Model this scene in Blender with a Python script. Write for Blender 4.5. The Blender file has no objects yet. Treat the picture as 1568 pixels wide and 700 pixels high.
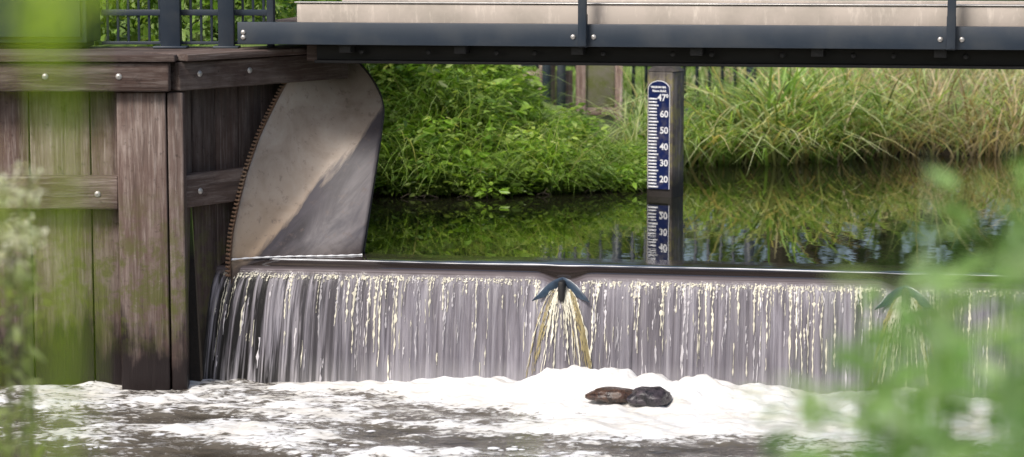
import bpy, math, random
import numpy as np
from mathutils import Vector, noise
random.seed(7); rng=np.random.default_rng(7)
sc=bpy.context.scene
COL=sc.collection
# ------------------------------------------------------------------ helpers
def nmat(name):
    m=bpy.data.materials.new(name); m.use_nodes=True
    nt=m.node_tree; nt.nodes.clear()
    out=nt.nodes.new('ShaderNodeOutputMaterial')
    return m,nt,out
def N(nt,t,ins=None,**props):
    n=nt.nodes.new(t)
    for k,v in props.items(): setattr(n,k,v)
    for k,v in (ins or {}).items():
        s=n.inputs[k]
        if isinstance(v,bpy.types.NodeSocket): nt.links.new(v,s)
        else:
            if s.type=='RGBA' and not isinstance(v,(int,float)) and len(v)==3: v=(*v,1)
            s.default_value=v
    return n
def ramp(nt,fac,stops):
    r=nt.nodes.new('ShaderNodeValToRGB'); nt.links.new(fac,r.inputs[0])
    e=r.color_ramp.elements
    while len(e)<len(stops): e.new(0.5)
    for i,(p,c) in enumerate(stops):
        e[i].position=p
        if isinstance(c,(int,float)): c=(c,c,c)
        e[i].color=(*c,1)
    return r.outputs[0]
def mix(nt,f,a,b,blend='MIX'):
    n=nt.nodes.new('ShaderNodeMix'); n.data_type='RGBA'; n.blend_type=blend
    for i,v in ((0,f),(6,a),(7,b)):
        if isinstance(v,bpy.types.NodeSocket): nt.links.new(v,n.inputs[i])
        else: n.inputs[i].default_value=v if i==0 else (*v,1)
    return n.outputs[2]
def mth(nt,op,a,b=0.0,clamp=False):
    n=nt.nodes.new('ShaderNodeMath'); n.operation=op; n.use_clamp=clamp
    for i,v in enumerate((a,b)):
        if isinstance(v,bpy.types.NodeSocket): nt.links.new(v,n.inputs[i])
        else: n.inputs[i].default_value=v
    return n.outputs[0]
def coord(nt,scale=(1,1,1),attr=None,kind='Object'):
    if attr: c=N(nt,'ShaderNodeAttribute',attribute_name=attr).outputs['Vector']
    else: c=N(nt,'ShaderNodeTexCoord').outputs[kind]
    return N(nt,'ShaderNodeMapping',{'Vector':c,'Scale':scale}).outputs[0]
def noi(nt,vec,scale,detail=4,rough=.55,dist=0.0):
    return N(nt,'ShaderNodeTexNoise',{'Vector':vec,'Scale':scale,'Detail':detail,'Roughness':rough,'Distortion':dist}).outputs['Fac']
def mapr(nt,v,a,b,c=0.,d=1.):
    return N(nt,'ShaderNodeMapRange',{'Value':v,'From Min':a,'From Max':b,'To Min':c,'To Max':d}).outputs[0]
def bump(nt,h,s,dist=.01):
    return N(nt,'ShaderNodeBump',{'Height':h,'Strength':s,'Distance':dist}).outputs[0]
def princ(nt,out,**k):
    p=N(nt,'ShaderNodeBsdfPrincipled',{kk.replace('_',' '):v for kk,v in k.items()})
    nt.links.new(p.outputs[0],out.inputs[0]); return p
def mesh_np(name,V,F,mat,col=None,st=None,smooth=False,parent=None):
    V=np.asarray(V,dtype=np.float32); F=np.asarray(F,dtype=np.int32); n=F.shape[1]
    me=bpy.data.meshes.new(name)
    me.vertices.add(len(V)); me.vertices.foreach_set('co',V.ravel())
    me.loops.add(F.size); me.loops.foreach_set('vertex_index',F.ravel())
    me.polygons.add(len(F)); me.polygons.foreach_set('loop_start',np.arange(0,F.size,n,dtype=np.int32))
    me.update(calc_edges=True)
    if smooth: me.polygons.foreach_set('use_smooth',np.ones(len(F),dtype=bool))
    if col is not None:
        a=me.attributes.new('Col','FLOAT_COLOR','POINT')
        c=np.ones((len(V),4),dtype=np.float32); c[:,:3]=col; a.data.foreach_set('color',c.ravel())
    if st is not None:
        a=me.attributes.new('st','FLOAT_VECTOR','POINT')
        a.data.foreach_set('vector',np.asarray(st,dtype=np.float32).ravel())
    me.materials.append(mat)
    o=bpy.data.objects.new(name,me); COL.objects.link(o)
    if parent: o.parent=parent
    return o
def empty(name,loc=(0,0,0),rz=0):
    e=bpy.data.objects.new(name,None); e.location=loc; e.rotation_euler=(0,0,rz); e.empty_display_size=.2
    COL.objects.link(e); return e
def gridF(m,n):
    i=np.arange(m-1)[:,None]*n+np.arange(n-1)[None]
    return np.stack([i,i+1,i+n+1,i+n],-1).reshape(-1,4)
def boxes(name,L,mat,bevel=.004,parent=None,loc=(0,0,0),rz=0):
    """L: (x0,x1,y0,y1,z0,z1)"""
    V=[];F=[];C=[]
    for b in L:
        x0,x1,y0,y1,z0,z1=b[:6]; k=len(V)
        V+=[(x0,y0,z0),(x1,y0,z0),(x1,y1,z0),(x0,y1,z0),(x0,y0,z1),(x1,y0,z1),(x1,y1,z1),(x0,y1,z1)]
        F+=[(k,k+3,k+2,k+1),(k+4,k+5,k+6,k+7),(k,k+1,k+5,k+4),(k+1,k+2,k+6,k+5),(k+2,k+3,k+7,k+6),(k+3,k,k+4,k+7)]
        c=(random.random(),random.random(),random.random()); C+=[c]*8
    o=mesh_np(name,V,F,mat,col=np.array(C),parent=parent); o.location=loc; o.rotation_euler=(0,0,rz)
    if bevel:
        m=o.modifiers.new('b','BEVEL'); m.width=bevel; m.segments=2; m.limit_method='ANGLE'
    return o
def domes(name,P,r,mat,parent=None,loc=(0,0,0),rz=0,h=.7):
    """bolt heads facing -y"""
    V=[];F=[]
    for (x,y,z) in P:
        k=len(V)
        for j,(rr,dy) in enumerate(((1,0),(.92,.35),(.6,.62),(0.12,.72))):
            for i in range(10):
                a=2*math.pi*i/10; V.append((x+r*rr*math.cos(a),y-r*dy*h,z+r*rr*math.sin(a)))
        for j in range(3):
            for i in range(10):
                i2=(i+1)%10; F.append((k+j*10+i,k+j*10+i2,k+j*10+10+i2,k+j*10+10+i))
    o=mesh_np(name,V,F,mat,smooth=True,parent=parent); o.location=loc; o.rotation_euler=(0,0,rz); return o
def tube_np(P,R,ns=6):
    P=np.asarray(P,float); n=len(P); R=np.broadcast_to(R,(n,))
    T=np.gradient(P,axis=0); T/=np.linalg.norm(T,axis=1)[:,None]+1e-9
    up=np.where(np.abs(T[:,2:3])>.9,np.array([[1.,0,0]]),np.array([[0,0,1.]]))
    A=np.cross(T,up); A/=np.linalg.norm(A,axis=1)[:,None]+1e-9; B=np.cross(T,A)
    a=np.linspace(0,2*math.pi,ns,endpoint=False)
    V=P[:,None]+R[:,None,None]*(np.cos(a)[None,:,None]*A[:,None]+np.sin(a)[None,:,None]*B[:,None])
    F=[]
    for j in range(n-1):
        for i in range(ns):
            i2=(i+1)%ns; F.append((j*ns+i,j*ns+i2,(j+1)*ns+i2,(j+1)*ns+i))
    return V.reshape(-1,3),np.array(F)
def join(parts):
    V=[];F=[];k=0
    for v,f in parts: V.append(v); F.append(np.asarray(f)+k); k+=len(v)
    return np.concatenate(V),np.concatenate(F)
def blades_np(base,h,w,ang,lean,droop,col,segs=6,face=None):
    n=len(base); t=np.linspace(0,1,segs+1)[None]
    hor=(lean[:,None]*t+droop[:,None]*t**2.2)*h[:,None]
    z=h[:,None]*(t-.75*droop[:,None]*t**3*0.9)
    d=np.stack([np.cos(ang),np.sin(ang)],1)
    fa=ang+math.pi/2+rng.normal(0,.5,n) if face is None else face
    s=np.stack([np.cos(fa),np.sin(fa)],1)
    ww=(w[:,None]*np.clip(1.02-t**1.7,0.03,1))*.5
    C=np.zeros((n,segs+1,3)); C[:,:,0]=base[:,0:1]+d[:,0:1]*hor; C[:,:,1]=base[:,1:2]+d[:,1:2]*hor; C[:,:,2]=base[:,2:3]+z
    V=np.zeros((n,segs+1,2,3))
    for k,sg in ((0,-1),(1,1)):
        V[:,:,k]=C; V[:,:,k,0]+=sg*ww*s[:,0:1]; V[:,:,k,1]+=sg*ww*s[:,1:2]
    i=(np.arange(n)*(segs+1)*2)[:,None]+(np.arange(segs)*2)[None]
    F=np.stack([i,i+1,i+3,i+2],-1).reshape(-1,4)
    cc=np.repeat(col[:,None,:],(segs+1)*2,1).reshape(-1,3)
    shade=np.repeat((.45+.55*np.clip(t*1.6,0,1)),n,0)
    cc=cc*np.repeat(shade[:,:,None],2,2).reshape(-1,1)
    return V.reshape(-1,3),F,cc
def leaves_np(P,D,L,W,col,up=0.6):
    n=len(P); D=D/np.linalg.norm(D,axis=1)[:,None]
    r=rng.normal(0,1,(n,3)); r[:,2]+=up*3
    S=np.cross(D,r); S/=np.linalg.norm(S,axis=1)[:,None]+1e-9
    Nn=np.cross(S,D)
    L=L[:,None];W=W[:,None]
    V=np.zeros((n,6,3))
    V[:,0]=P; V[:,1]=P+D*L*.3+S*W*.5+Nn*W*.12; V[:,2]=P+D*L*.65+S*W*.38+Nn*W*.05
    V[:,3]=P+D*L-Nn*L*.12; V[:,4]=P+D*L*.65-S*W*.38+Nn*W*.05; V[:,5]=P+D*L*.3-S*W*.5+Nn*W*.12
    k=np.arange(n)[:,None]*6
    F=np.concatenate([k+np.array([[0,1,2,3]]),k+np.array([[0,3,4,5]])])
    return V.reshape(-1,3),F,np.repeat(col,6,0)
def cat(parts):
    V=[];F=[];C=[];k=0
    for v,f,c in parts: V.append(v);F.append(f+k);C.append(c);k+=len(v)
    return np.concatenate(V),np.concatenate(F),np.concatenate(C)
def pick(cols,n,j=.18):
    c=np.array(cols)[rng.integers(0,len(cols),n)]
    return c*(1+rng.normal(0,j,(n,1))).clip(.4,1.7)
# ------------------------------------------------------------------ materials
def foliage_mat(name,tr=.35,rough=.45,spec=.4):
    m,nt,out=nmat(name)
    c=N(nt,'ShaderNodeAttribute',attribute_name='Col').outputs['Color']
    p=N(nt,'ShaderNodeBsdfPrincipled',{'Base Color':c,'Roughness':rough,'Specular IOR Level':spec})
    t=N(nt,'ShaderNodeBsdfTranslucent',{'Color':mix(nt,1.0,c,(1.5,1.5,.7),'MULTIPLY')})
    s=N(nt,'ShaderNodeMixShader',{0:tr,1:p.outputs[0],2:t.outputs[0]})
    nt.links.new(s.outputs[0],out.inputs[0]); return m
FOL=foliage_mat('foliage',.42,.4,.5); FOLN=foliage_mat('young_foliage',.55)
def wood_mat(name,sc3,wet=True,tone=1.0,moss=.75):
    m,nt,out=nmat(name)
    oc=N(nt,'ShaderNodeTexCoord').outputs['Object']
    at=N(nt,'ShaderNodeAttribute',attribute_name='Col').outputs['Vector']
    off=N(nt,'ShaderNodeVectorMath',{0:oc,1:N(nt,'ShaderNodeVectorMath',{0:at,'Scale':7.},operation='SCALE').outputs[0]},operation='ADD').outputs[0]
    v=N(nt,'ShaderNodeMapping',{'Vector':off,'Scale':sc3}).outputs[0]
    g=noi(nt,v,1.0,8,.65,.6); big=noi(nt,off,3.2,5,.65); fine=noi(nt,v,3.3,5,.7); sp_=noi(nt,off,28,5,.75)
    c=ramp(nt,g,[(.28,(.026*tone,.02*tone,.018*tone)),(.45,(.11*tone,.082*tone,.071*tone)),(.62,(.21*tone,.173*tone,.156*tone)),(.8,(.34*tone,.30*tone,.28*tone))])
    c=mix(nt,ramp(nt,big,[(.40,0.),(.62,.8)]),c,(.085*tone,.054*tone,.045*tone))
    c=mix(nt,mth(nt,'MULTIPLY',ramp(nt,fine,[(.5,0.),(.72,1.)]),.45),c,(.39*tone,.355*tone,.33*tone))
    c=mix(nt,mth(nt,'MULTIPLY',ramp(nt,sp_,[(.58,0.),(.68,1.)]),.5),c,(.02,.015,.012))
    sp=N(nt,'ShaderNodeSeparateXYZ',{0:oc}); zz=sp.outputs[2]
    rnd=N(nt,'ShaderNodeSeparateXYZ',{0:at}).outputs[0]
    c=mix(nt,1.0,c,ramp(nt,rnd,[(0,(.62,.6,.6)),(1,(1.25,1.2,1.17))]),'MULTIPLY')
    if wet:
        vs=noi(nt,N(nt,'ShaderNodeMapping',{'Vector':off,'Scale':(14,14,1.2)}).outputs[0],1.,5,.7)
        zn=mth(nt,'ADD',zz,mth(nt,'ADD',mth(nt,'MULTIPLY',mth(nt,'SUBTRACT',big,.5),.6),mth(nt,'MULTIPLY',mth(nt,'SUBTRACT',vs,.5),.7)))
        w=mapr(nt,zn,-.22,-.38,0,1)
        w2=mapr(nt,zn,.5,-.45,0,.5)
        c=mix(nt,w2,c,(.035,.022,.02)); c=mix(nt,w,c,(.014,.009,.009))
        tp=mth(nt,'MULTIPLY',mapr(nt,zn,.65,.86,0,.6),ramp(nt,fine,[(.4,0.),(.6,1.)]))
        c=mix(nt,tp,c,(.02,.016,.014))
        mo=mth(nt,'MULTIPLY',ramp(nt,noi(nt,off,9,6,.75),[(.45,0.),(.57,1.)]),mth(nt,'MULTIPLY',mapr(nt,zz,-.45,-.2,0,1),mapr(nt,zz,.45,.0,0,1)))
        c=mix(nt,mth(nt,'MULTIPLY',mo,moss),c,(.075,.085,.014))
        rough=mapr(nt,zn,-.35,-.1,.35,.85)
    else: rough=.85
    p=princ(nt,out,Base_Color=c,Roughness=rough,Specular_IOR_Level=.3,Normal=bump(nt,mth(nt,'ADD',g,mth(nt,'MULTIPLY',fine,.5)),.8,.009))
    return m
WV=wood_mat('timber_vertical',(22,22,1.3),tone=1.12); WH=wood_mat('timber_horizontal',(1.3,22,22),wet=False,tone=.9)
WHL=wood_mat('timber_cap',(1.3,22,22),wet=False,tone=1.0)
WSD=wood_mat('timber_vertical_dark',(22,22,1.3),tone=.6,moss=.4)  # same upright timber in a darker overall tone, for the side planks
def paint_mat(name,col,rough=.4,dirt=.3,metal=0):
    m,nt,out=nmat(name); v=coord(nt)
    n1=noi(nt,v,4,6,.6); n2=noi(nt,coord(nt,(1,1,.25)),30,4,.7)
    d=mth(nt,'MULTIPLY',ramp(nt,n1,[(.42,0.),(.75,1.)]),dirt)
    c=mix(nt,d,col,(.16,.15,.12)); c=mix(nt,mth(nt,'MULTIPLY',ramp(nt,n2,[(.55,0.),(.8,1.)]),dirt*.7),c,tuple(min(1,x*2.2+.02) for x in col))
    princ(nt,out,Base_Color=c,Roughness=mapr(nt,n1,.3,.7,rough-.08,rough+.15),Metallic=metal,Normal=bump(nt,n2,.12,.002)); return m
ANTH=paint_mat('anthracite_paint',(.021,.031,.047),.42,.18)
DARKSTEEL=paint_mat('dark_girder_steel',(.008,.008,.009),.6,.06)
GREENP=paint_mat('dark_green_panel',(.018,.04,.032),.5,.15)
KERB=paint_mat('weathered_kerb',(.46,.40,.35),.75,.5)
BOLT=paint_mat('galvanised_bolt',(.5,.48,.46),.35,.3,.6)
GREYW=wood_mat('grey_timber',(22,22,1.3),wet=False,tone=1.9)
# ------------------------------------------------------------------ terrain
XB=[-60,-6,-1.2,.2,.7,.95,1.05,1.8,2.6,4,8,60]; YB=[14.5,14.5,14.8,14.95,15.2,15.8,16.8,17.0,17.5,17.8,18,18]
def sm(t): t=np.clip(t,0,1); return t*t*(3-2*t)
def wallf(x): return np.where(x<-1.62,11.66,11.62+1.4*(x+1.62))
def H(x,y):
    x=np.asarray(x,float); y=np.asarray(y,float)
    yb=np.interp(x,XB,YB)+.07*np.sin(x*5.1)+.04*np.sin(x*13); dist=y-yb
    pk=np.interp(x,[-6,-.7,-.4,-.2,.07,.35,.6,.8,1.0,1.8,3,8],[1.,.95,.72,.5,.27,.17,.09,.04,.03,.1,.2,.25])
    h=np.where(dist<0,-.8*sm(-dist/.4),pk*sm(dist/1.5)+.05*sm(dist/.15))
    h=np.where(dist>0,np.maximum(h,.46*sm((y-20.3)/6)),h)
    land=sm((-1.02-x)/.15)*(y>wallf(x)+.13)
    h=np.where(land>0,np.maximum(h,-.8+1.75*land),h)
    crest=11.92-.17*(x+1.36)
    down=(y<crest)&(land<=0)
    h=np.where(down,-1.3,h)
    h=np.maximum(h,np.where(down,-1.3+1.5*sm((6.6-y)/2.3),-9))
    h=np.maximum(h,-1.3+1.8*sm((np.abs(x-.3)-7.2)/1.0))
    return h+.02*np.sin(x*3+y*2.3)+.015*np.sin(x*7-y*5)
xs=np.concatenate([-np.geomspace(600,8.2,24),np.arange(-8,9.01,.1),np.geomspace(9.3,600,24)])
ys=np.concatenate([-np.geomspace(300,2.2,18),np.arange(-2,10,.2),np.arange(10,26,.1),np.geomspace(26.2,900,34)])
X,Y=np.meshgrid(xs,ys); Z=H(X,Y)
m,nt,out=nmat('ground_soil_grass'); v=coord(nt)
c=ramp(nt,noi(nt,v,1.2,8,.7),[(.35,(.06,.10,.02)),(.5,(.12,.19,.03)),(.62,(.18,.22,.06)),(.75,(.25,.22,.11))])
zz=N(nt,'ShaderNodeSeparateXYZ',{0:N(nt,'ShaderNodeTexCoord').outputs['Object']}).outputs[2]
c=mix(nt,mapr(nt,zz,.25,.02,0,1),c,(.025,.018,.012))
princ(nt,out,Base_Color=c,Roughness=.95,Normal=bump(nt,noi(nt,v,25,6,.7),.8,.03))
mesh_np('ground',np.stack([X,Y,Z],-1).reshape(-1,3),gridF(*X.shape),m,smooth=True)
# ------------------------------------------------------------------ weir + water
P0=np.array([-1.36,11.92]); Dv=np.array([.9859,-.1676]); Nv=np.array([-.1676,-.9859])
JN=[1.638,3.276,4.914,6.552]
PN=np.array([-.30,-.2,-.13,-.08,-.04,-.012,.006,.018,.03,.045,.06,.075,.09,.105,.12,.13])
PZ=np.array([0,-.0008,-.003,-.008,-.020,-.030,-.034,-.046,-.068,-.095,-.14,-.21,-.30,-.42,-.54,-.68])
TT=np.linspace(0,1,len(PN))
def fall(s,t,off=0.0):
    s=np.asarray(s,float); t=np.asarray(t,float)
    n=np.interp(t,TT,PN); z=np.interp(t,TT,PZ); tf=np.clip((t-.45)/.55,0,1)
    for sj in JN:
        ds=s-sj; w=.05+.17*tf
        n=n+.05*np.sqrt(tf)*np.exp(-(ds/w)**2)
        z=z-.034*np.exp(-np.abs(ds/.085)**3)*np.exp(-((t-.43)/.15)**2)
    n=n+tf*(.006*np.sin(s*37)+.004*np.sin(s*83+2)+.003*np.sin(s*171+t*4))+off
    s2=s-.1*tf*np.exp(-np.abs(s)/.4)
    return np.stack([P0[0]+s2*Dv[0]+n*Nv[0],P0[1]+s2*Dv[1]+n*Nv[1],z],-1)
def waterbase(name,base,ripx,rs,bs,ior=1.45):
    m,nt,out=nmat(name); v=coord(nt,ripx)
    a=noi(nt,v,rs,4,.5,.3); b=noi(nt,v,rs*.25,2,.5)
    princ(nt,out,Base_Color=base,Roughness=.015,IOR=ior,Normal=bump(nt,mth(nt,'ADD',a,mth(nt,'MULTIPLY',b,1.5)),bs,.01)); return m
POOL=waterbase('still_water',(.014,.014,.008),(1,.45,1),6,.07,2.5)
far=26
q=[(P0+(-.3)*Dv+(-PN[0])*-Nv),(P0+8.2*Dv+(-PN[0])*-Nv)]
mesh_np('river_water',[(q[0][0],q[0][1],0),(q[1][0],q[1][1],0),(9,far,0),(-1.7,far,0)],[(0,1,2,3)],POOL)
# falling sheet
m,nt,out=nmat('falling_water')
st=N(nt,'ShaderNodeAttribute',attribute_name='st').outputs['Vector']
v1=N(nt,'ShaderNodeMapping',{'Vector':st,'Scale':(42,2.2,1)}).outputs[0]; v2=N(nt,'ShaderNodeMapping',{'Vector':st,'Scale':(130,9,1)}).outputs[0]
v3=N(nt,'ShaderNodeMapping',{'Vector':st,'Scale':(5,1.5,1)}).outputs[0]
n1=noi(nt,v1,1,5,.6,.5); n2=noi(nt,v2,1,4,.65,.8); n3=noi(nt,v3,1,3,.5)
sx=N(nt,'ShaderNodeSeparateXYZ',{0:st}); T=sx.outputs[1]; S=sx.outputs[0]
c=ramp(nt,n1,[(.3,(.06,.054,.064)),(.45,(.15,.138,.16)),(.58,(.25,.235,.265)),(.74,(.40,.385,.41))])
c=mix(nt,ramp(nt,n2,[(.58,0.),(.72,.4)]),c,(.54,.52,.47))
c=mix(nt,mth(nt,'MULTIPLY',ramp(nt,n3,[(.42,0.),(.66,1.)]),.5),c,(.11,.10,.11))
c=mix(nt,mapr(nt,T,.88,1.,0,.55),c,(.5,.49,.49))
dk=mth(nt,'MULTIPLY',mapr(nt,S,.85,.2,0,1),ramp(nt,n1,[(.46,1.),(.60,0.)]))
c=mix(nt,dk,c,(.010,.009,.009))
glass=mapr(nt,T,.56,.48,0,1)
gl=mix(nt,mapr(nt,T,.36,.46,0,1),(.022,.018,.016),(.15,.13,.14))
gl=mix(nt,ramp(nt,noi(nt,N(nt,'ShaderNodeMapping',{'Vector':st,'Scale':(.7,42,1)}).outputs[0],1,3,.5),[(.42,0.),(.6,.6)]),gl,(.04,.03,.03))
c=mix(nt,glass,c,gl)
rg=mapr(nt,T,.46,.58,.08,.32)
hh=mth(nt,'MULTIPLY',mth(nt,'ADD',n1,n2),mapr(nt,T,.47,.6,0,1))
princ(nt,out,Base_Color=c,Roughness=rg,IOR=mapr(nt,T,.25,.42,1.9,1.4),Normal=bump(nt,hh,.6,.01))
FALLM=m
weir=empty('weir')
ss=np.arange(-.12,8.2,.012); tt=np.concatenate([np.linspace(0,.5,26),np.linspace(.52,1,26)])
Sg,Tg=np.meshgrid(ss,tt)
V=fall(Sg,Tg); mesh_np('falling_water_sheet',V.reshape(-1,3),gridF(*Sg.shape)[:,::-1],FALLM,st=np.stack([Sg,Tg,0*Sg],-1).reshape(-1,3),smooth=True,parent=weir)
rz=math.atan2(Dv[1],Dv[0])
boxes('gate_plate',[(-.3,8.3,.06,.12,-1.4,-.07)],DARKSTEEL,.01,parent=weir,loc=(P0[0],P0[1],0),rz=rz)
boxes('bay_divider',[(sj-.016,sj+.016,-.118,-.02,-.155,-.058) for sj in JN],DARKSTEEL,.012,parent=weir,loc=(P0[0],P0[1],0),rz=rz)
# froth strands
m,nt,out=nmat('water_strands')
cc=N(nt,'ShaderNodeAttribute',attribute_name='Col').outputs['Color']
princ(nt,out,Base_Color=cc,Roughness=.35,IOR=1.35)
parts=[]
def strand(s0,t0,t1,w,col,spread=0,off=.003):
    n=max(6,int((t1-t0)*110)); t=np.linspace(t0,t1,n)
    wob=np.cumsum(rng.normal(0,.0014,n)); wob-=np.linspace(wob[0],wob[-1],n)*.6
    s=s0+wob+spread*(t-t0)
    ww=w*(.08+1.2*np.abs(rng.normal(.3,.55,n)))*np.sin(np.linspace(.25,math.pi-.1,n))**.4
    L=fall(s-ww*.5,t,off); R=fall(s+ww*.5,t,off); C=fall(s,t,off+w*.3)
    V=np.stack([L,C,R],1).reshape(-1,3)
    i=np.arange(n-1)*3
    F=np.concatenate([np.stack([i,i+1,i+4,i+3],-1),np.stack([i+1,i+2,i+5,i+4],-1)])
    parts.append((V,F,np.repeat(np.array([col])*(1+rng.normal(0,.15)),len(V),0)))
cream=(.62,.59,.48); ochre=(.30,.25,.13); grey=(.48,.46,.48)
for _ in range(120):
    s=rng.uniform(-.06,6.5)
    for k in range(rng.integers(1,4)):
        t0=.5+rng.exponential(.035); L=rng.uniform(.10,.40)
        strand(s+rng.normal(0,.02),t0,min(.99,t0+L),rng.uniform(.004,.011),cream if rng.random()<.7 else grey)
for _ in range(600):
    s=rng.uniform(-.06,6.5)
    if s<.5 and rng.random()<.4: continue
    t0=rng.uniform(.5,.9); L=rng.uniform(.02,.10)
    strand(s,t0,min(.99,t0+L),rng.uniform(.003,.008),cream if rng.random()<.4 else grey)
for _ in range(1300):
    s=rng.uniform(-.06,6.5); t0=.515+abs(rng.normal(0,.026))
    if min(abs(s-j) for j in JN)<.09: continue
    strand(s,t0,t0+rng.uniform(.012,.04),rng.uniform(.004,.012),(.60,.57,.47))
for sj in JN:
    for k in range(60):
        u=rng.uniform(-1,1); side=np.sign(u)*(abs(u)**.6)
        strand(sj+side*.05,.55+.05*abs(side)+rng.exponential(.04),rng.uniform(.7,.99),rng.uniform(.003,.009),ochre if abs(side)>.7 and rng.random()<.75 else cream,spread=side*.42,off=.008)
V,F,C=cat(parts); mesh_np('water_strands',V,F,m,col=C.clip(0,.9),parent=weir)
# splitter vanes
m,nt,out=nmat('blue_splitter'); princ(nt,out,Base_Color=mix(nt,noi(nt,coord(nt),40,4),(.02,.022,.032),(.05,.09,.14)),Roughness=.25)
VS=[];FS=[]
for sj in JN:
    for sg in (-1,1):
        u=np.linspace(0,1,12); s=sj+sg*(.0+.14*u**1.1); z=-.05-.085*u**1.2-.02*u**3; n=.05+.066*u
        wdt=.055*np.sin(math.pi*(.1+.87*u))**1.2+.002
        Vv=[]
        for i in range(12):
            for k,(dz,dn) in enumerate(((wdt[i]*.25,0),(0,.007),(-wdt[i]*.75,.0))):
                nn=n[i]+dn; Vv.append((P0[0]+s[i]*Dv[0]+nn*Nv[0],P0[1]+s[i]*Dv[1]+nn*Nv[1],z[i]+dz))
        k0=len(VS); VS+=Vv
        for i in range(11):
            for k in (0,1): b=k0+i*3+k; FS.append((b,b+1,b+4,b+3))
mesh_np('flow_splitter',VS,FS,m,smooth=True,parent=weir)
# lower water with foam
x=np.arange(-4.2,5.4,.016); y=np.concatenate([np.arange(5.2,9.6,.08),np.arange(9.6,12.3,.014)])
X,Y=np.meshgrid(x,y)
def fb(X,Y,sx,sy,o,oct=4):
    out=np.zeros(X.size); xf=X.ravel(); yf=Y.ravel()
    for i in range(X.size): out[i]=noise.fractal(Vector((xf[i]*sx+o,yf[i]*sy,o)),.9,2.1,oct)
    return out.reshape(X.shape)
n1=fb(X,Y,1.5,2.6,3.1,4); n2=fb(X,Y,5,6,9.7,3)
fr=11.92-.17*(X+1.36)-.1-Y
left=np.interp(X,[-2.9,-2.2,-1.7,-1.35,-.9,-.3,.3,1.2,2,6],[-.1,.05,.15,.32,.6,.95,1.3,1.4,1.2,.9])
Fm=(left-fr)/.6+.55*n1+.16*n2
Fm=np.maximum(Fm,.50+.6*n1+.22*n2-(fr-1.)*.18-np.where(X<-1.6,.08,0))
def g(cx,cy,rx,ry,h): return h*np.exp(-(((X-cx)/rx)**2+((Y-cy)/ry)**2))
md=g(.25,11.42,.15,.16,.15)+g(.50,11.32,.2,.16,.10)+g(.85,11.25,.2,.18,.085)+g(-.12,11.42,.2,.15,.07)+g(-.5,11.55,.3,.1,.035)+g(1.2,11.25,.2,.2,.05)+g(1.8,11.0,.3,.25,.07)+g(.55,11.05,.5,.14,.04)+g(2.6,11.0,.5,.2,.05)
foamh=np.clip(Fm,0,1)
bil=np.abs(n2)
Zw=-.6+.008*n1+md*(.85+.4*bil+.3*n1)+foamh*(.012+.026*bil)+.003*n2
m,nt,out=nmat('foaming_water')
at=N(nt,'ShaderNodeAttribute',attribute_name='st').outputs['Vector']; sxyz=N(nt,'ShaderNodeSeparateXYZ',{0:at}); f=sxyz.outputs[0]
v=coord(nt,(1,1.8,1)); d1=noi(nt,v,14,6,.68,.5); vor=N(nt,'ShaderNodeTexVoronoi',{'Vector':v,'Scale':30.},feature='F1').outputs['Distance']
ff=mth(nt,'ADD',f,mth(nt,'MULTIPLY',mth(nt,'SUBTRACT',d1,.5),1.8)); ff=mth(nt,'SUBTRACT',ff,mth(nt,'MULTIPLY',vor,.3))
mask=ramp(nt,ff,[(.26,0.),(.50,1.)])
fc=mix(nt,ramp(nt,noi(nt,v,4,5,.6),[(.38,0.),(.62,1.)]),(.70,.68,.64),(.82,.83,.85))
fc=mix(nt,mapr(nt,sxyz.outputs[1],.10,.0,0,.45),fc,(.55,.52,.48))
fc=mix(nt,mth(nt,'MULTIPLY',ramp(nt,d1,[(.35,1.),(.5,0.)]),.35),fc,(.48,.45,.40))
br=ramp(nt,noi(nt,v,2.5,4,.6),[(.3,(.026,.022,.017)),(.7,(.06,.05,.038))])
br=mix(nt,mapr(nt,f,-.1,.5,0,.55),br,(.22,.20,.17))
base=mix(nt,mask,br,fc)
hgt=mth(nt,'ADD',mth(nt,'MULTIPLY',noi(nt,v,7,4,.55),1.0),mth(nt,'MULTIPLY',mask,mth(nt,'MULTIPLY',d1,.7)))
princ(nt,out,Base_Color=base,Roughness=mth(nt,'ADD',mth(nt,'MULTIPLY',mask,.6),.05),IOR=1.45,Normal=bump(nt,hgt,.4,.03))
mesh_np('foaming_river_water',np.stack([X,Y,Zw],-1).reshape(-1,3),gridF(*X.shape),m,st=np.stack([Fm,bil,0*Fm],-1).reshape(-1,3),smooth=True)
# bubbles drifting on the dark water
m,nt,out=nmat('foam'); princ(nt,out,Base_Color=(.72,.73,.76),Roughness=.4); FOAM_GLINT=m
VB=[];FB=[];k=0
for c_ in range(20):
    cx,cy=rng.uniform(-2.5,1.0),rng.uniform(9.9,10.8)
    for _ in range(rng.integers(3,9)):
        bx_,by_=cx+rng.normal(0,.05),cy+rng.normal(0,.03); r=rng.uniform(.004,.012)*rng.choice([.6,1,1.5])
        a=np.linspace(0,2*math.pi,9)[:-1]; ring=[]
        for rr,zz2 in ((1,0),(.8,.25),(.35,.4)):
            ring.append(np.stack([bx_+r*1.8*rr*np.cos(a),by_+r*rr*np.sin(a),np.full(8,-.594+r*zz2)],1))
        VB.append(np.concatenate(ring))
        for j in range(2):
            for i in range(8): FB.append((k+j*8+i,k+j*8+(i+1)%8,k+j*8+8+(i+1)%8,k+j*8+8+i))
        FB.append((k+16,k+18,k+20,k+22)); k+=24
mesh_np('foam_bubbles',np.concatenate(VB),FB,FOAM_GLINT,smooth=True)
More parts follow.
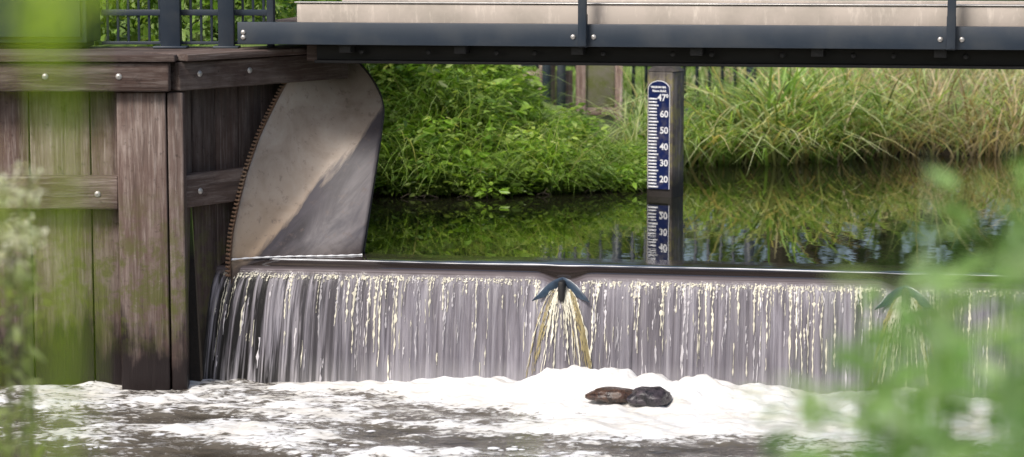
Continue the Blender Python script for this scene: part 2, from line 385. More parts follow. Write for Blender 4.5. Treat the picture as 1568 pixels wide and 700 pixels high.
# stones in the foam
def stone(name,c,r,mat,seed):
    import bmesh
    bm=bmesh.new(); bmesh.ops.create_icosphere(bm,subdivisions=4,radius=1)
    for v in bm.verts:
        d=1+.25*noise.noise(v.co*1.3+Vector((seed,0,0)))+.08*noise.noise(v.co*4+Vector((0,seed,0)))
        v.co=Vector((v.co.x*r[0]*d,v.co.y*r[1]*d,v.co.z*r[2]*d))
    me=bpy.data.meshes.new(name); bm.to_mesh(me); bm.free()
    for p in me.polygons: p.use_smooth=True
    me.materials.append(mat); o=bpy.data.objects.new(name,me); o.location=c; COL.objects.link(o); return o
def stonem(name,a,b):
    m,nt,out=nmat(name); n=noi(nt,coord(nt),30,6,.7)
    princ(nt,out,Base_Color=ramp(nt,n,[(.40,a),(.66,b)]),Roughness=.25,Normal=bump(nt,n,.6,.01)); return m
stone('river_stone',(.465,11.06,-.522),(.115,.08,.038),stonem('brown_stone',(.02,.012,.01),(.11,.06,.04)),2.)
stone('river_stone',(.635,11.02,-.526),(.10,.08,.048),stonem('grey_stone',(.010,.010,.013),(.075,.06,.07)),5.)
# ------------------------------------------------------------------ timber wall
wall=empty('timber_retaining_wall')
planks=[]
edges=[-6.0,-5.72,-5.43,-5.2,-4.9,-4.66,-4.38,-4.1,-3.86,-3.6,-3.32,-3.06,-2.82,-2.6,-2.335,-2.04,-1.9,-1.66]
for i in range(len(edges)-1):
    planks.append((edges[i]+.003,edges[i+1]-.003,11.66+random.uniform(-.006,.006),11.74,-1.3,.86))
boxes('front_planks',planks,WV,.004,parent=wall)
posts=[(-1.893,-1.658,11.55,11.655,-1.3,.852),(-1.65,-1.575,11.555,11.65,-1.3,.85),(-3.3,-3.07,11.55,11.655,-1.3,.852),(-4.8,-4.57,11.55,11.655,-1.3,.852)]
boxes('front_posts',posts,WV,.008,parent=wall)
boxes('front_beams',[(-6,-1.632,11.50,11.655,.858,.995),(-3.065,-1.897,11.575,11.657,.285,.445),(-4.565,-3.305,11.575,11.657,.285,.445)],WH,.008,parent=wall)
ang=math.atan2(1.4,1); C0=(-1.60,11.58,0)
boxes('side_planks',[(.02+.17*i,.02+.17*i+.165,.09,.15,-1.3,.86) for i in range(7)],WSD,.004,parent=wall,loc=C0,rz=ang)
boxes('side_beams',[(-.02,1.25,-.03,.085,.858,.995),(.03,.75,.015,.087,.285,.445)],WH,.008,parent=wall,loc=C0,rz=ang)
boxes('cap_boards',[(-6,-1.60,11.48,11.76,1.0,1.032),(-6,-1.56,11.766,12.06,1.0,1.032),(-6,-1.4,12.066,12.4,1.0,1.032)],WHL,.005,parent=wall)
boxes('side_cap_board',[(0,1.2,-.05,.25,1.0,1.034)],WHL,.005,parent=wall,loc=(-1.585,11.56,0),rz=ang)
domes('bolts',[(-2.22,11.50,.93),(-1.87,11.50,.93),(-2.6,11.5,.93),(-3.2,11.5,.93),(-1.995,11.575,.36),(-2.9,11.575,.36)],.016,BOLT,parent=wall)
domes('side_bolts',[(.12,-.03,.935),(.48,-.03,.935),(.16,.015,.36)],.016,BOLT,parent=wall,loc=C0,rz=ang)
# ------------------------------------------------------------------ curved steel wing plate
def P3(px,py,d): return np.array([(px-784)/3702*d,d,1.6-(py+100)/3702*d])
lp=[(350,425),(351,395),(355,355),(364,315),(378,262),(400,202),(430,143),(450,108),(470,76)]
rp=[(554,392),(559,360),(565,320),(573,270),(581,218),(588,168),(582,140),(567,114),(545,88)]
rd=[12.18,12.2,12.25,12.32,12.4,12.5,12.58,12.66,12.75]
Lc=np.array([P3(px,py,13.83/(1+1.4*(784-px)/3702)) for px,py in lp]); Rc=np.array([P3(px,py,d) for (px,py),d in zip(rp,rd)])
def resamp(C,n,it=3):
    t=np.linspace(0,1,len(C)); tn=np.linspace(0,1,n)
    out=np.stack([np.interp(tn,t,C[:,k]) for k in range(3)],1)
    for _ in range(it): out[1:-1]=(out[:-2]+2*out[1:-1]+out[2:])/4
    return out
L2=resamp(Lc,48); R2=resamp(Rc,48); u=np.linspace(0,1,40)
G=L2[:,None]*(1-u)[None,:,None]+R2[:,None]*u[None,:,None]
vv=np.linspace(0,1,48)[:,None]
G[:,:,1]+=.16*np.sin(math.pi*u)[None]*(.4+.6*vv)
fold=np.clip((u[None]*.75-vv*1.05+.05),0,1); G[:,:,1]-=.30*fold*(1-u[None]**3*.5)
G[0,:,2]-=.12
wing=empty('curved_wing_plate')
m,nt,out=nmat('stained_steel')
st=N(nt,'ShaderNodeAttribute',attribute_name='st').outputs['Vector']; sp=N(nt,'ShaderNodeSeparateXYZ',{0:st})
U,Vv=sp.outputs[0],sp.outputs[1]
nz=noi(nt,coord(nt),5,6,.65,.4); nf=noi(nt,coord(nt),26,6,.7)
rot=N(nt,'ShaderNodeMapping',{'Vector':st,'Rotation':(0,0,-.6)}).outputs[0]
ns=noi(nt,N(nt,'ShaderNodeMapping',{'Vector':rot,'Scale':(1.6,5,1)}).outputs[0],1.5,7,.62,.7)
c=ramp(nt,nz,[(.3,(.28,.23,.19)),(.5,(.37,.315,.27)),(.7,(.43,.385,.345))])
c=mix(nt,mapr(nt,Vv,.5,.08,0,.7),c,(.35,.24,.14))
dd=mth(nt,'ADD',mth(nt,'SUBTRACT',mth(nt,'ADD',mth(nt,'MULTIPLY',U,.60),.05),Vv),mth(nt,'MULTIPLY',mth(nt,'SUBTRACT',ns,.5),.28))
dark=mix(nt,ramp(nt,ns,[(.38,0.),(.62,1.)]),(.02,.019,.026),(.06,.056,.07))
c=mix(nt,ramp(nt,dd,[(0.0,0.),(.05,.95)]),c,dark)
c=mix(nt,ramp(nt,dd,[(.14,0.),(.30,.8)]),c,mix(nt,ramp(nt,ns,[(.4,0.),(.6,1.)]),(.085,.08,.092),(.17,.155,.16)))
c=mix(nt,mth(nt,'MULTIPLY',mapr(nt,mth(nt,'ADD',Vv,mth(nt,'MULTIPLY',nf,.12)),.20,.07),.92),c,(.035,.022,.015))
tpz=mth(nt,'MULTIPLY',mapr(nt,mth(nt,'ADD',Vv,mth(nt,'MULTIPLY',nz,.25)),.88,1.1),mapr(nt,U,.8,.3))
c=mix(nt,mth(nt,'MULTIPLY',tpz,.85),c,(.085,.08,.085))
c=mix(nt,mth(nt,'MULTIPLY',ramp(nt,nf,[(.56,0.),(.66,1.)]),.45),c,(.12,.09,.08))
princ(nt,out,Base_Color=c,Roughness=mapr(nt,nz,.3,.7,.38,.55),Specular_IOR_Level=.4,Normal=bump(nt,nf,.12,.004))
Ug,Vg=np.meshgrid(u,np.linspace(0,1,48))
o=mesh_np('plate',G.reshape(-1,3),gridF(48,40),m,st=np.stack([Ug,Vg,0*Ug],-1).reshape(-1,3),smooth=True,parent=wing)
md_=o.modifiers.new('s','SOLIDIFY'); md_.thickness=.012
RUST=paint_mat('rusty_edge',(.13,.075,.045),.8,.5)
RIM=paint_mat('dark_rim',(.05,.045,.045),.6,.3)
LL=resamp(Lc,60); pl=[tube_np(LL+np.array([-.008,-.012,0]),.007,6)]
seg=np.linalg.norm(np.diff(LL,axis=0),axis=1); cum=np.concatenate([[0],np.cumsum(seg)])
for s in np.arange(.01,cum[-1],.021):
    p=np.array([np.interp(s,cum,LL[:,k]) for k in range(3)])+np.array([-.016,-.022,0])
    pl.append(tube_np([p+np.array([-.011,0,.002]),p+np.array([.011,-.004,-.002])],[.0065,.0065],6))
V,F=join(pl); mesh_np('riveted_edge',V,F,RUST,smooth=True,parent=wing)
V,F=tube_np(resamp(Rc,60),.006,6); mesh_np('outer_rim',V,F,RIM,smooth=True,parent=wing)
zrow=[]
for j in range(40):
    colz=G[:,j,:]
    k=np.interp(0.0,colz[:,2],np.arange(48)); zrow.append([np.interp(k,np.arange(48),colz[:,a]) for a in range(3)])
zrow=np.array(zrow); zrow[:,2]=.002; zrow[:,1]-=.012
zz_=resamp(zrow,60); pl=[tube_np(zz_,.0045+.0015*np.sin(np.arange(60)*1.3),6)]
s_=np.linspace(.0,6.6,500); cr=fall(s_,np.full(500,.2)+.008*np.sin(s_*2.1)+.004*np.sin(s_*7)); cr[:,2]+=.001  # pale tube along the crest stands in for the sky's reflection there
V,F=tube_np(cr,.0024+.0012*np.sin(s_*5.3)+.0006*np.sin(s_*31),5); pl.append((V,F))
V,F=join(pl); mesh_np('foam_and_glint_line',V,F,FOAM_GLINT,smooth=True)
# ------------------------------------------------------------------ footbridge
br=empty('footbridge',(-1.36,12.0,0),rz)
boxes('edge_channel',[(0,8.6,0,.008,1.062,1.17),(0,8.6,.008,.07,1.062,1.070),(0,8.6,.008,.07,1.162,1.170)],ANTH,.002,parent=br)
boxes('main_girder',[(.36,8.6,.12,.24,.965,.98),(.36,8.6,.17,.185,.98,1.062),(.30,8.6,.9,1.0,.965,1.062),(0,8.6,1.15,1.2,1.03,1.17)],DARKSTEEL,.003,parent=br)
boxes('cross_beams',[(.5+.58*i,.56+.58*i,.06,1.15,1.02,1.064) for i in range(14)],DARKSTEEL,.003,parent=br)
boxes('end_block',[(.30,.62,.2,.42,.97,1.06)],WH,.005,parent=br)
boxes('deck_planks',[(.0+.15*i,.145+.15*i,.075,1.14,1.125,1.158) for i in range(57)],WHL,.003,parent=br)
boxes('kerb',[(.28,8.6,.09,.17,1.160,1.262),(.28,8.6,1.04,1.12,1.16,1.262)],KERB,.006,parent=br)
boxes('kerb_cover_strip',[(.27,8.6,.083,.178,1.264,1.27)],BOLT,.002,parent=br)
pts=[1.729+1.749*i for i in range(-1,5)]
boxes('railing_posts',[(p-.022,p+.022,-.012,-.002,1.06,1.22) for p in pts[1:]]+[(p-.02,p+.02,-.05,-.013,1.066,2.2) for p in pts[1:]],ANTH,.003,parent=br)
boxes('handrail',[(0,8.6,-.06,-.005,2.2,2.24),(0,8.6,-.045,-.02,1.7,1.73)],ANTH,.003,parent=br)
domes('bolts',[(p+d,-.001,1.117+e) for p in pts[1:] for d,e in ((-.05,-.008),(.05,-.008))]+[(.03,-.001,1.12),(.03,-.001,1.095)],.013,BOLT,parent=br)
domes('lower_bolts',[(.6+.29*i+.05*(i%3),.119,1.025) for i in range(26)],.014,DARKSTEEL,parent=br)
# fence + cabinet on the wall top
fe=empty('metal_fence')
fy=12.22
bx=[(-2.07,-1.2,fy,fy+.03,1.195,1.225),(-2.07,-1.2,fy,fy+.03,1.9,1.94),(-2.07,-1.2,fy+.002,fy+.028,1.05,1.065)]
bx+=[(x0-.006,x0+.006,fy+.008,fy+.02,1.06,1.9) for x0 in np.arange(-2.04,-1.2,.0525)]
boxes('bars_and_rails',bx,ANTH,.001,parent=fe)
boxes('posts',[(-1.765,-1.665,fy-.06,fy-.01,1.034,2.0),(-1.475,-1.395,fy-.06,fy-.01,1.034,2.0),(-1.80,-1.63,fy-.09,fy+.02,1.033,1.045),(-1.50,-1.37,fy-.09,fy+.02,1.033,1.045),(-1.235,-1.2,fy-.01,fy+.035,1.034,1.95)],ANTH,.004,parent=fe)
cb=empty('control_cabinet')
boxes('body',[(-3.2,-2.12,12.1,12.5,1.06,2.1)],GREENP,.01,parent=cb)
boxes('plinth_and_roof',[(-3.17,-2.15,12.13,12.47,1.034,1.06),(-3.23,-2.09,12.06,12.54,2.1,2.14)],DARKSTEEL,.005,parent=cb)
boxes('doors',[(-3.17,-2.67,12.085,12.1,1.09,2.07),(-2.65,-2.15,12.085,12.1,1.09,2.07)],GREENP,.005,parent=cb)
# ------------------------------------------------------------------ gauge
gz=empty('water_level_gauge',(.945,14.85,0),math.radians(-29))
m,nt,out=nmat('gauge_post_wood'); v=coord(nt,(14,14,1.6)); a=noi(nt,v,1.5,7,.7,.5); b=noi(nt,coord(nt),11,5,.7)
z_=N(nt,'ShaderNodeSeparateXYZ',{0:N(nt,'ShaderNodeTexCoord').outputs['Object']}).outputs[2]
c=ramp(nt,a,[(.3,(.025,.02,.017)),(.5,(.10,.082,.07)),(.7,(.30,.26,.23))])
c=mix(nt,mth(nt,'MULTIPLY',ramp(nt,b,[(.47,0.),(.57,1.)]),.75),c,(.20,.18,.06)); c=mix(nt,mapr(nt,mth(nt,'ADD',z_,mth(nt,'MULTIPLY',b,.1)),.24,.12),c,(.014,.010,.009))
c=mix(nt,mapr(nt,z_,.70,.78,0,.8),c,(.03,.025,.022))
princ(nt,out,Base_Color=c,Roughness=.6,Normal=bump(nt,a,.8,.008))
w=.088
o=boxes('post',[(-w,w,-w,w,-1.0,.77)],m,.012,parent=gz)
V=[(-w,-w,.77),(w,-w,.77),(w,w,.77),(-w,w,.77),(-w*.7,-w*.7,.8),(w*.7,-w*.7,.8),(w*.7,w*.7,.8),(-w*.7,w*.7,.8)]
mesh_np('post_top',V,[(0,1,5,4),(1,2,6,5),(2,3,7,6),(3,0,4,7),(4,5,6,7)],m,parent=gz)
def enamel(n,c):
    m,nt,out=nmat(n); k=noi(nt,coord(nt),18,5,.7)
    princ(nt,out,Base_Color=mix(nt,mth(nt,'MULTIPLY',ramp(nt,k,[(.5,0.),(.75,1.)]),.3),c,(.25,.22,.18)),Roughness=.3); return m
BLUE=enamel('blue_enamel',(.006,.014,.075)); WHT=enamel('white_enamel',(.74,.75,.78))
def plate(name,hw,z0,zt,y,mat):
    pts=[(-hw,z0),(hw,z0),(hw,zt)]+[(hw*math.cos(t),zt+hw*.75*math.sin(t)) for t in np.linspace(0,math.pi,17)[1:-1]]+[(-hw,zt)]
    me=bpy.data.meshes.new(name); n=len(pts)
    V=[(a,y,b) for a,b in pts]+[(a,y+.003,b) for a,b in pts]
    me.from_pydata(V,[],[tuple(range(n)),tuple(range(2*n-1,n-1,-1))]+[(i,i+n,(i+1)%n+n,(i+1)%n) for i in range(n)])
    me.materials.append(mat); o=bpy.data.objects.new(name,me); COL.objects.link(o); o.parent=gz
plate('gauge_border',.074,.05,.66,-w-.008,WHT); plate('gauge_board',.070,.05,.659,-w-.0115,BLUE)
tk=[]
for i in range(28):
    z=.057+.02*i
    if z>.61: break
    L=.055 if i%5 else .066
    tk.append((-.066,-.066+L,-w-.0145,-w-.012,z,z+.0105))
boxes('tick_marks',tk,WHT,0,parent=gz)
def txt(s,x,z,size,name):
    cu=bpy.data.curves.new(name,'FONT'); cu.body=s; cu.size=size; cu.align_x='RIGHT'; cu.align_y='CENTER'; cu.extrude=.0008; cu.offset=.0012
    cu.materials.append(WHT); o=bpy.data.objects.new(name,cu); COL.objects.link(o); o.parent=gz; o.location=(x,-w-.0135,z); o.rotation_euler=(math.pi/2,0,0)
for k,s in enumerate(['20','30','40','50','60']): txt(s,.066,.110+.1*k,.056,'number_'+s)
txt('47',.050,.610,.058,'number_47'); txt('0',.066,.622,.03,'number_small')
txt('VALUE ON SEAL',.05,.675,.014,'caption_a'); txt('H.t.o.v. N.A.P.',.052,.652,.016,'caption_b')
# ------------------------------------------------------------------ distant railing / timber sluice
rl=empty('distant_railing',(0,20,0),0)
bx=[(x0-.014,x0+.014,-.01,.01,.12,1.35) for x0 in np.arange(.9,2.0,.105)]
bx+=[(x0-.012,x0+.012,-.01,.01,.5,1.35) for x0 in np.arange(-.1,.9,.105)]
bx+=[(-.15,2.0,-.02,.02,1.35,1.4),(-.15,2.0,-.018,.018,.52,.55),(.88,2.0,-.018,.018,.14,.17)]+[(x0-.035,x0+.035,-.42,-.36,-.3,1.42) for x0 in (.28,.40)]+[(x0-.035,x0+.035,-.04,.03,-.3,1.42) for x0 in (.88,1.98)]
boxes('bars',bx,ANTH,0,parent=rl)
sl=empty('timber_sluice',(0,19.7,0),0)
boxes('boards',[(-.2+.14*i,-.065+.14*i,0,.05,-.4,.50+.12*(i%2)) for i in range(5)],GREYW,.004,parent=sl)
boxes('frame',[(.52,.60,-.05,.05,-.4,.62),(.84,.90,-.05,.05,-.4,.75),(.60,.84,-.03,.02,.14,.20)],GREYW,.004,parent=sl)
m,nt,out=nmat('mossy_panel'); princ(nt,out,Base_Color=ramp(nt,noi(nt,coord(nt),9,6,.7),[(.4,(.13,.12,.09)),(.6,(.09,.10,.03))]),Roughness=.9)
boxes('mossy_panel',[(.604,.836,-.02,.02,.21,.55)],m,.004,parent=sl)
# ------------------------------------------------------------------ vegetation
G1=[(.19,.33,.04),(.26,.42,.065),(.12,.22,.035),(.32,.47,.085),(.40,.53,.15)]
def ybx(x): return np.interp(x,XB,YB)+.07*np.sin(x*5.1)+.04*np.sin(x*13)
def cl2(x,y): return .5+.5*np.sin(x*7.3+y*3.1)*np.sin(y*6.1-x*2.7+1)
def herbs(xr,dr,n,hr,ls,cols,per=22):
    x=rng.uniform(*xr,n); y=ybx(x)+rng.uniform(dr[0],dr[1],n); z=np.maximum(H(x,y),.0)
    h=rng.uniform(*hr,n)*(.45+1.1*cl2(x,y)); tint=pick(cols,n,.2)*(.65+.6*cl2(y,x))[:,None]
    t=rng.uniform(.1,1,(n,per)); a=rng.uniform(0,2*math.pi,(n,per)); rad=rng.uniform(.0,.07,(n,per))
    la=rng.uniform(0,6.28,n); le=rng.uniform(0,.14,n)
    px=x[:,None]+np.cos(a)*rad+(np.cos(la)*le)[:,None]*t; py=y[:,None]+np.sin(a)*rad+(np.sin(la)*le)[:,None]*t-.05*t; pz=z[:,None]+h[:,None]*t
    P=np.stack([px,py,pz],-1).reshape(-1,3); D=np.stack([np.cos(a),np.sin(a),rng.uniform(-.5,.5,a.shape)],-1).reshape(-1,3)
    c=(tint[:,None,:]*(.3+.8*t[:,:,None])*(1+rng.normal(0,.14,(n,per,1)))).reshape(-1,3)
    L=rng.uniform(*ls,n*per)*np.repeat(rng.uniform(.6,1.5,n),per); return leaves_np(P,D,L,L*rng.uniform(.3,.55,n*per),c.clip(.005,.6))
def bl(xr,dr,n,hr,wr,lean,droop,cols,zoff=0,biasang=None):
    x=rng.uniform(*xr,n); y=ybx(x)+rng.uniform(dr[0],dr[1],n); z=np.maximum(H(x,y),-.02)+zoff
    h=rng.uniform(*hr,n)*(.7+.55*cl2(x*.8,y)); ang=rng.uniform(0,6.28,n) if biasang is None else rng.normal(biasang,1.0,n)
    return blades_np(np.stack([x,y,z],1),h,rng.uniform(*wr,n),ang,rng.uniform(*lean,n),rng.uniform(*droop,n),pick(cols,n,.22),)
p=[herbs((-1.4,.1),(.0,2.2),1600,(.12,.36),(.03,.085),G1),herbs((.05,.5),(.0,1.3),420,(.10,.24),(.03,.06),G1),herbs((.4,.98),(.0,.8),400,(.06,.17),(.02,.045),G1),
   herbs((-1.0,.9),(-.10,.12),380,(.05,.22),(.03,.06),G1,16)]
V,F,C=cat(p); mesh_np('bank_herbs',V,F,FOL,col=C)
GG=[(.21,.36,.07),(.30,.44,.10),(.42,.52,.19),(.19,.30,.05)]
p=[bl((-1.0,.35),(-.05,1.2),3000,(.2,.55),(.005,.012),(.1,.7),(.3,1.3),GG,0,-1.57),bl((.2,.97),(-.08,.7),2200,(.12,.34),(.004,.010),(.1,.7),(.3,1.3),GG,0,-1.57),
   bl((-.7,.9),(-.05,.7),300,(.35,.6),(.005,.009),(.4,1.),(.4,1.),[(.5,.5,.24),(.38,.46,.15)]),
   bl((-1.2,.1),(1.0,3.0),1300,(.2,.45),(.005,.01),(.1,.4),(.1,.6),GG)]
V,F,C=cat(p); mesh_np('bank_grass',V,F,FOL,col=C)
RG=[(.22,.36,.08),(.33,.47,.14),(.46,.56,.26),(.14,.23,.05),(.54,.57,.31),(.54,.46,.24)]
TN=[(.64,.53,.35),(.52,.40,.25),(.68,.58,.41),(.34,.24,.15),(.47,.49,.23)]
p=[bl((1.02,1.6),(-.1,.8),420,(.35,.6),(.016,.032),(.1,.55),(.3,1.3),RG[:5]),
   bl((1.5,2.8),(-.1,.9),820,(.5,.9),(.016,.034),(.1,.55),(.3,1.3),RG),
   bl((2.3,6.5),(-.1,1.3),1500,(.4,.8),(.010,.02),(.1,.6),(.2,1.2),TN+RG[1:3]),
   bl((2.3,6.5),(-.2,.3),900,(.25,.5),(.006,.014),(.3,.9),(.4,1.2),TN,0,-1.57),
   bl((1.05,2.6),(-.2,.15),300,(.3,.75),(.014,.026),(.4,.9),(.5,1.3),RG,0,-1.57),
   bl((.80,1.12),(1.0,2.2),170,(.35,.62),(.014,.024),(.05,.4),(.1,.9),RG)]
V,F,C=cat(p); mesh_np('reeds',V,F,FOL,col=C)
n=15000; x=rng.uniform(-4,7.5,n); y=20.4+rng.random(n)*14
z=H(x,y)
cl=np.where(((np.sin(x*1.3+y*.7)+np.sin(y*2.1-x))>.0)[:,None]&(x>1.5)[:,None],pick(TN,n),pick(GG,n))
V,F,C=blades_np(np.stack([x,y,z],1),rng.uniform(.12,.34,n),rng.uniform(.012,.022,n),rng.uniform(0,6.28,n),rng.uniform(.1,.5,n),rng.uniform(.1,.8,n),cl,4)
mesh_np('meadow_grass',V,F,FOL,col=C)
def cloud(cx,cy,cz,rx,ry,rzz,n,size,cols,clump=30):
    cc_=rng.normal(0,1,(clump,3)); cc_/=np.linalg.norm(cc_,axis=1)[:,None]; cc_*=rng.uniform(.3,1,(clump,1))**.5
    idx=rng.integers(0,clump,n); br_=rng.uniform(.55,1.3,clump)
    d=cc_[idx]+rng.normal(0,.17,(n,3)); P=np.array([cx,cy,cz])+d*np.array([rx,ry,rzz])
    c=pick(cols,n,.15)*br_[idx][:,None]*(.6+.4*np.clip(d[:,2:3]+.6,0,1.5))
    L=rng.uniform(.6,1.3,n)*size; return leaves_np(P,rng.normal(0,1,(n,3)),L,L*.55,c.clip(.004,.6))
p=[cloud(-3.2+.6*i,14.2+.3*(i%2),1.45,.5,.5,.65,2000,.07,[(.30,.48,.10),(.40,.56,.15),(.24,.38,.07)]) for i in range(4)]
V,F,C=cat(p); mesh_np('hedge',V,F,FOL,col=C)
p=[cloud(-9+2.1*i,38+.6*math.sin(i*1.7),2.1,1.5,.9,1.9+.5*math.sin(i*2.3),1200,.24,[(.12,.20,.04),(.18,.27,.06),(.24,.32,.09)],26) for i in range(12)]  # far shrub row added to block the sky from the pool's reflection
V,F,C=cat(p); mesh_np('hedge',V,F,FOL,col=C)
m,nt,out=nmat('bark'); v=coord(nt,(8,8,1.5)); a_=noi(nt,v,1.5,6,.7)
princ(nt,out,Base_Color=ramp(nt,a_,[(.35,(.03,.024,.018)),(.65,(.13,.105,.08))]),Roughness=.9,Normal=bump(nt,a_,.8,.03)); BARK=m
def tree(x,y,h,r):
    e=empty('tree',(x,y,.45))
    tr=np.array([[.15*math.sin(i*.8+x),.15*math.cos(i*.6+y),h*.75*i/8-.2] for i in range(9)]); tr[0,:2]=tr[1,:2]
    parts=[tube_np(tr,np.linspace(h*.035,h*.008,9),9)]; lv=[]
    for k in range(14):
        i=3+k%5; a=k*2.4; st_=tr[i]; end=st_+np.array([math.cos(a)*r*rng.uniform(.6,.95),math.sin(a)*r*rng.uniform(.6,.95),h*rng.uniform(.08,.25)])
        mid=(st_+end)/2+np.array([0,0,-.05*h]); parts.append(tube_np([st_,(st_+mid)/2,mid,end],[h*.012,h*.009,h*.007,h*.003],6))
        lv.append(cloud(*end,r*.42,r*.42,h*.11,260,.24,[(.09,.16,.03),(.13,.21,.05),(.17,.25,.06)],9))
    lv.append(cloud(tr[-1][0],tr[-1][1],h*.8,r*.6,r*.6,h*.2,900,.24,[(.09,.16,.03),(.13,.21,.05)],16))
    V,F=join(parts); mesh_np('trunk_and_limbs',V,F,BARK,smooth=True,parent=e)
    V,F,C=cat(lv); mesh_np('crown',V,F,FOL,col=C,parent=e)
for t in ((3.6,33,7,2.6),(5.6,36,8,3),(-3.5,31,7,2.6),(.4,44,9,3.5),(9,40,8,3.2),(-8,38,9,3.4)): tree(*t)
p=[cloud(-60+6.2*i,80+5*math.sin(i*2.1),3.2,4.6,3,4.2+math.sin(i),800,.7,[(.07,.13,.03),(.1,.17,.05),(.14,.19,.06)],22) for i in range(21)]  # out-of-frame trees added to keep blue sky out of the water's reflection
V,F,C=cat(p); mesh_np('offscreen_tree_line',V,F,FOL,col=C)
pl=[]
for k in range(26):
    x0=rng.uniform(-.6,1.0); y0=ybx(x0)-rng.uniform(.02,.18); a=rng.uniform(0,6.28); L=rng.uniform(.05,.16)
    pl.append(tube_np([(x0,y0,.002),(x0+L*.5*math.cos(a),y0+L*.3*math.sin(a),rng.uniform(.01,.05)),(x0+L*math.cos(a),y0+L*.6*math.sin(a),.004)],[.004,.003,.002],5))
V,F=join(pl); mesh_np('floating_twigs',V,F,BARK)
# ------------------------------------------------------------------ foreground plants on the near bank
LIME=[(.54,.70,.08),(.60,.74,.13),(.47,.62,.07)]; MID=[(.22,.38,.12),(.29,.45,.17),(.18,.32,.11),(.40,.54,.28)]
def shrub(name,stems,cols,mat,leafL,per,tmin=.25,bias=(0,0,0)):
    lv=[]
    for (x,y,ztop,lx,ly) in stems:
        zb=float(H(x-lx,y-ly)); n=10; t=np.linspace(0,1,n)
        C=np.stack([x-lx*(1-t)**1.5,y-ly*(1-t),zb+(ztop-zb)*t],1)
        V,F=tube_np(C,np.linspace(.003,.001,n),5); lv.append((V,F,np.repeat(np.array([cols[0]])*.8,len(V),0)))
        tt_=rng.uniform(tmin,1,per)**.8; P=np.stack([np.interp(tt_,t,C[:,k]) for k in range(3)],1)
        a=rng.uniform(0,6.28,per); D=np.stack([np.cos(a)+bias[0],np.sin(a)+bias[1],rng.uniform(-.3,.8,per)+bias[2]],1)
        L=rng.uniform(*leafL,per); lv.append(leaves_np(P,D,L,L*rng.uniform(.35,.55,per),pick(cols,per,.15)))
    V,F,C=cat(lv); return mesh_np(name,V,F,mat,col=C.clip(0,.78))
shrub('willow_shoots',[(-.238,.98,1.64,.03,0),(-.248,1.02,1.60,.03,.05),(-.250,1.04,1.52,.03,0),(-.246,1.02,1.42,.03,0),(-.238,1.0,1.34,.03,0),(-.24,.99,1.48,.03,0)],LIME,FOLN,(.02,.04),24,.4)
shrub('willow_shoots',[(-.190,1.0,1.59,.085,0),(-.180,1.02,1.60,.09,0),(-.184,.98,1.585,.08,0)],LIME,FOLN,(.018,.03),7,.965)
st_=[]
for _ in range(46):
    y=rng.uniform(1.8,3.1); px=1600-abs(rng.normal(0,200)); px=max(1150,px)+30
    top=np.interp(px,[1100,1200,1300,1400,1500,1600],[600,500,380,300,260,170])+abs(rng.normal(0,110))
    st_.append(((px-784)/3702*y,y,1.6-(top+100)/3702*y,rng.uniform(-.1,.1),rng.uniform(-.1,.1)))
for _ in range(34):
    y=rng.uniform(1.8,2.8); px=rng.uniform(1240,1640); top=rng.uniform(480,620)
    st_.append(((px-784)/3702*y,y,1.6-(top+100)/3702*y,rng.uniform(-.1,.1),rng.uniform(-.1,.1)))
shrub('bank_shrub',st_,MID,FOLN,(.025,.06),18)
B=np.array([[-.022,1.6,.2],[-.015,1.6,.2],[-.06,1.3,.2],[.40,2.2,.2],[.34,2.0,.2],[-.045,1.2,.2]]); hh_=np.array([1.10,1.07,1.12,1.27,1.2,1.16])
V,F,C=blades_np(B,hh_,np.array([.018,.014,.010,.026,.022,.010]),np.array([0.2,2.8,2.,1.5,.4,1.]),np.array([.01,.02,.05,.05,.05,.03]),np.array([.02,.03,.05,.1,.05,.03]),np.array([LIME[0],LIME[1],LIME[2],(.4,.52,.36),(.4,.52,.36),LIME[1]]),10,face=np.zeros(6))
mesh_np('foreground_grass',V,F,FOLN,col=C)
lv=[]
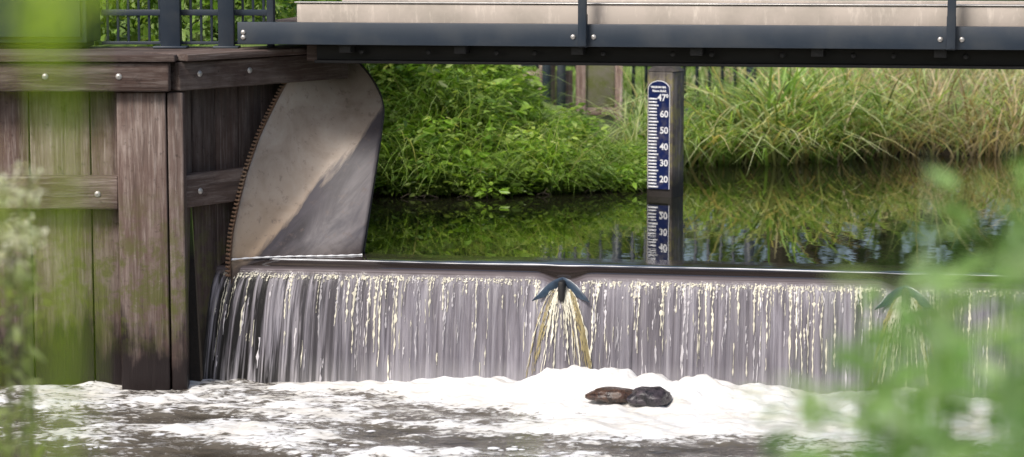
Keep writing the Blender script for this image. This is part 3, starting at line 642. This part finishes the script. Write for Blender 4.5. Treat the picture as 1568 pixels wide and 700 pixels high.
for k in range(12):
    y=rng.uniform(4.6,5.4); px=rng.uniform(-30,50); py=rng.uniform(240,420); x=(px-784)/3702*y; zt=1.6-(py+100)/3702*y; zb=float(H(x,y)); zb=max(zb,-.6)
    V,F=tube_np([(x-.03,y,zb),(x-.01,y,(zb+zt)/2),(x,y,zt)],[.004,.003,.002],5); lv.append((V,F,np.repeat([[.2,.22,.12]],len(V),0)))
    n=26; P=np.array([x,y,zt])+rng.normal(0,1,(n,3))*np.array([.022,.022,.012]); L=rng.uniform(.008,.015,n)
    lv.append(leaves_np(P,rng.normal(0,1,(n,3)),L,L,np.repeat([[.72,.7,.6]],n,0)))
    n=14; t=rng.uniform(.3,.95,n); P=np.stack([x+rng.normal(0,.01,n),y+0*t,zb+(zt-zb)*t],1); L=rng.uniform(.03,.06,n)
    lv.append(leaves_np(P,rng.normal(0,1,(n,3)),L,L*.3,pick([(.25,.3,.12)],n)))
V,F,C=cat(lv); mesh_np('seed_head_plant',V,F,FOL,col=C)
n=5000; x=rng.uniform(-3.5,3.5,n); y=rng.uniform(-1,6.0,n); k=(x**2+y**2>.5); x=x[k];y=y[k];n=len(x)
V,F,C=blades_np(np.stack([x,y,H(x,y)],1),rng.uniform(.1,.3,n),rng.uniform(.004,.009,n),rng.uniform(0,6.28,n),rng.uniform(.1,.5,n),rng.uniform(.1,.8,n),pick(GG,n),4)
mesh_np('near_bank_grass',V,F,FOL,col=C)
# ------------------------------------------------------------------ light, world, camera
w_=bpy.data.worlds.new('World'); sc.world=w_; w_.use_nodes=True; nt=w_.node_tree; nt.nodes.clear()
el=math.radians(48); az=math.radians(215)
sky=N(nt,'ShaderNodeTexSky',sky_type='NISHITA',sun_disc=False,sun_elevation=el,sun_rotation=az,air_density=1.0,dust_density=4.0)
bg=N(nt,'ShaderNodeBackground',{0:sky.outputs[0],1:.15}); o_=nt.nodes.new('ShaderNodeOutputWorld'); nt.links.new(bg.outputs[0],o_.inputs[0])
sun=bpy.data.lights.new('sun','SUN'); sun.energy=3.4; sun.angle=math.radians(16); sun.color=(1,.96,.9)
so=bpy.data.objects.new('sun',sun); COL.objects.link(so)
d=Vector((math.sin(az)*math.cos(el),math.cos(az)*math.cos(el),math.sin(el))); so.rotation_euler=d.to_track_quat('Z','Y').to_euler()
cam=bpy.data.cameras.new('camera'); cam.lens=85; cam.sensor_width=36; cam.clip_end=3000; cam.clip_start=.05
cam.dof.use_dof=True; cam.dof.focus_distance=12.0; cam.dof.aperture_fstop=2.8
co=bpy.data.objects.new('camera',cam); COL.objects.link(co); co.location=(0,0,1.6); co.rotation_euler=(math.radians(90-6.93),0,0)
sc.camera=co
sc.view_settings.view_transform='Standard'; sc.view_settings.look='None'; sc.view_settings.exposure=0
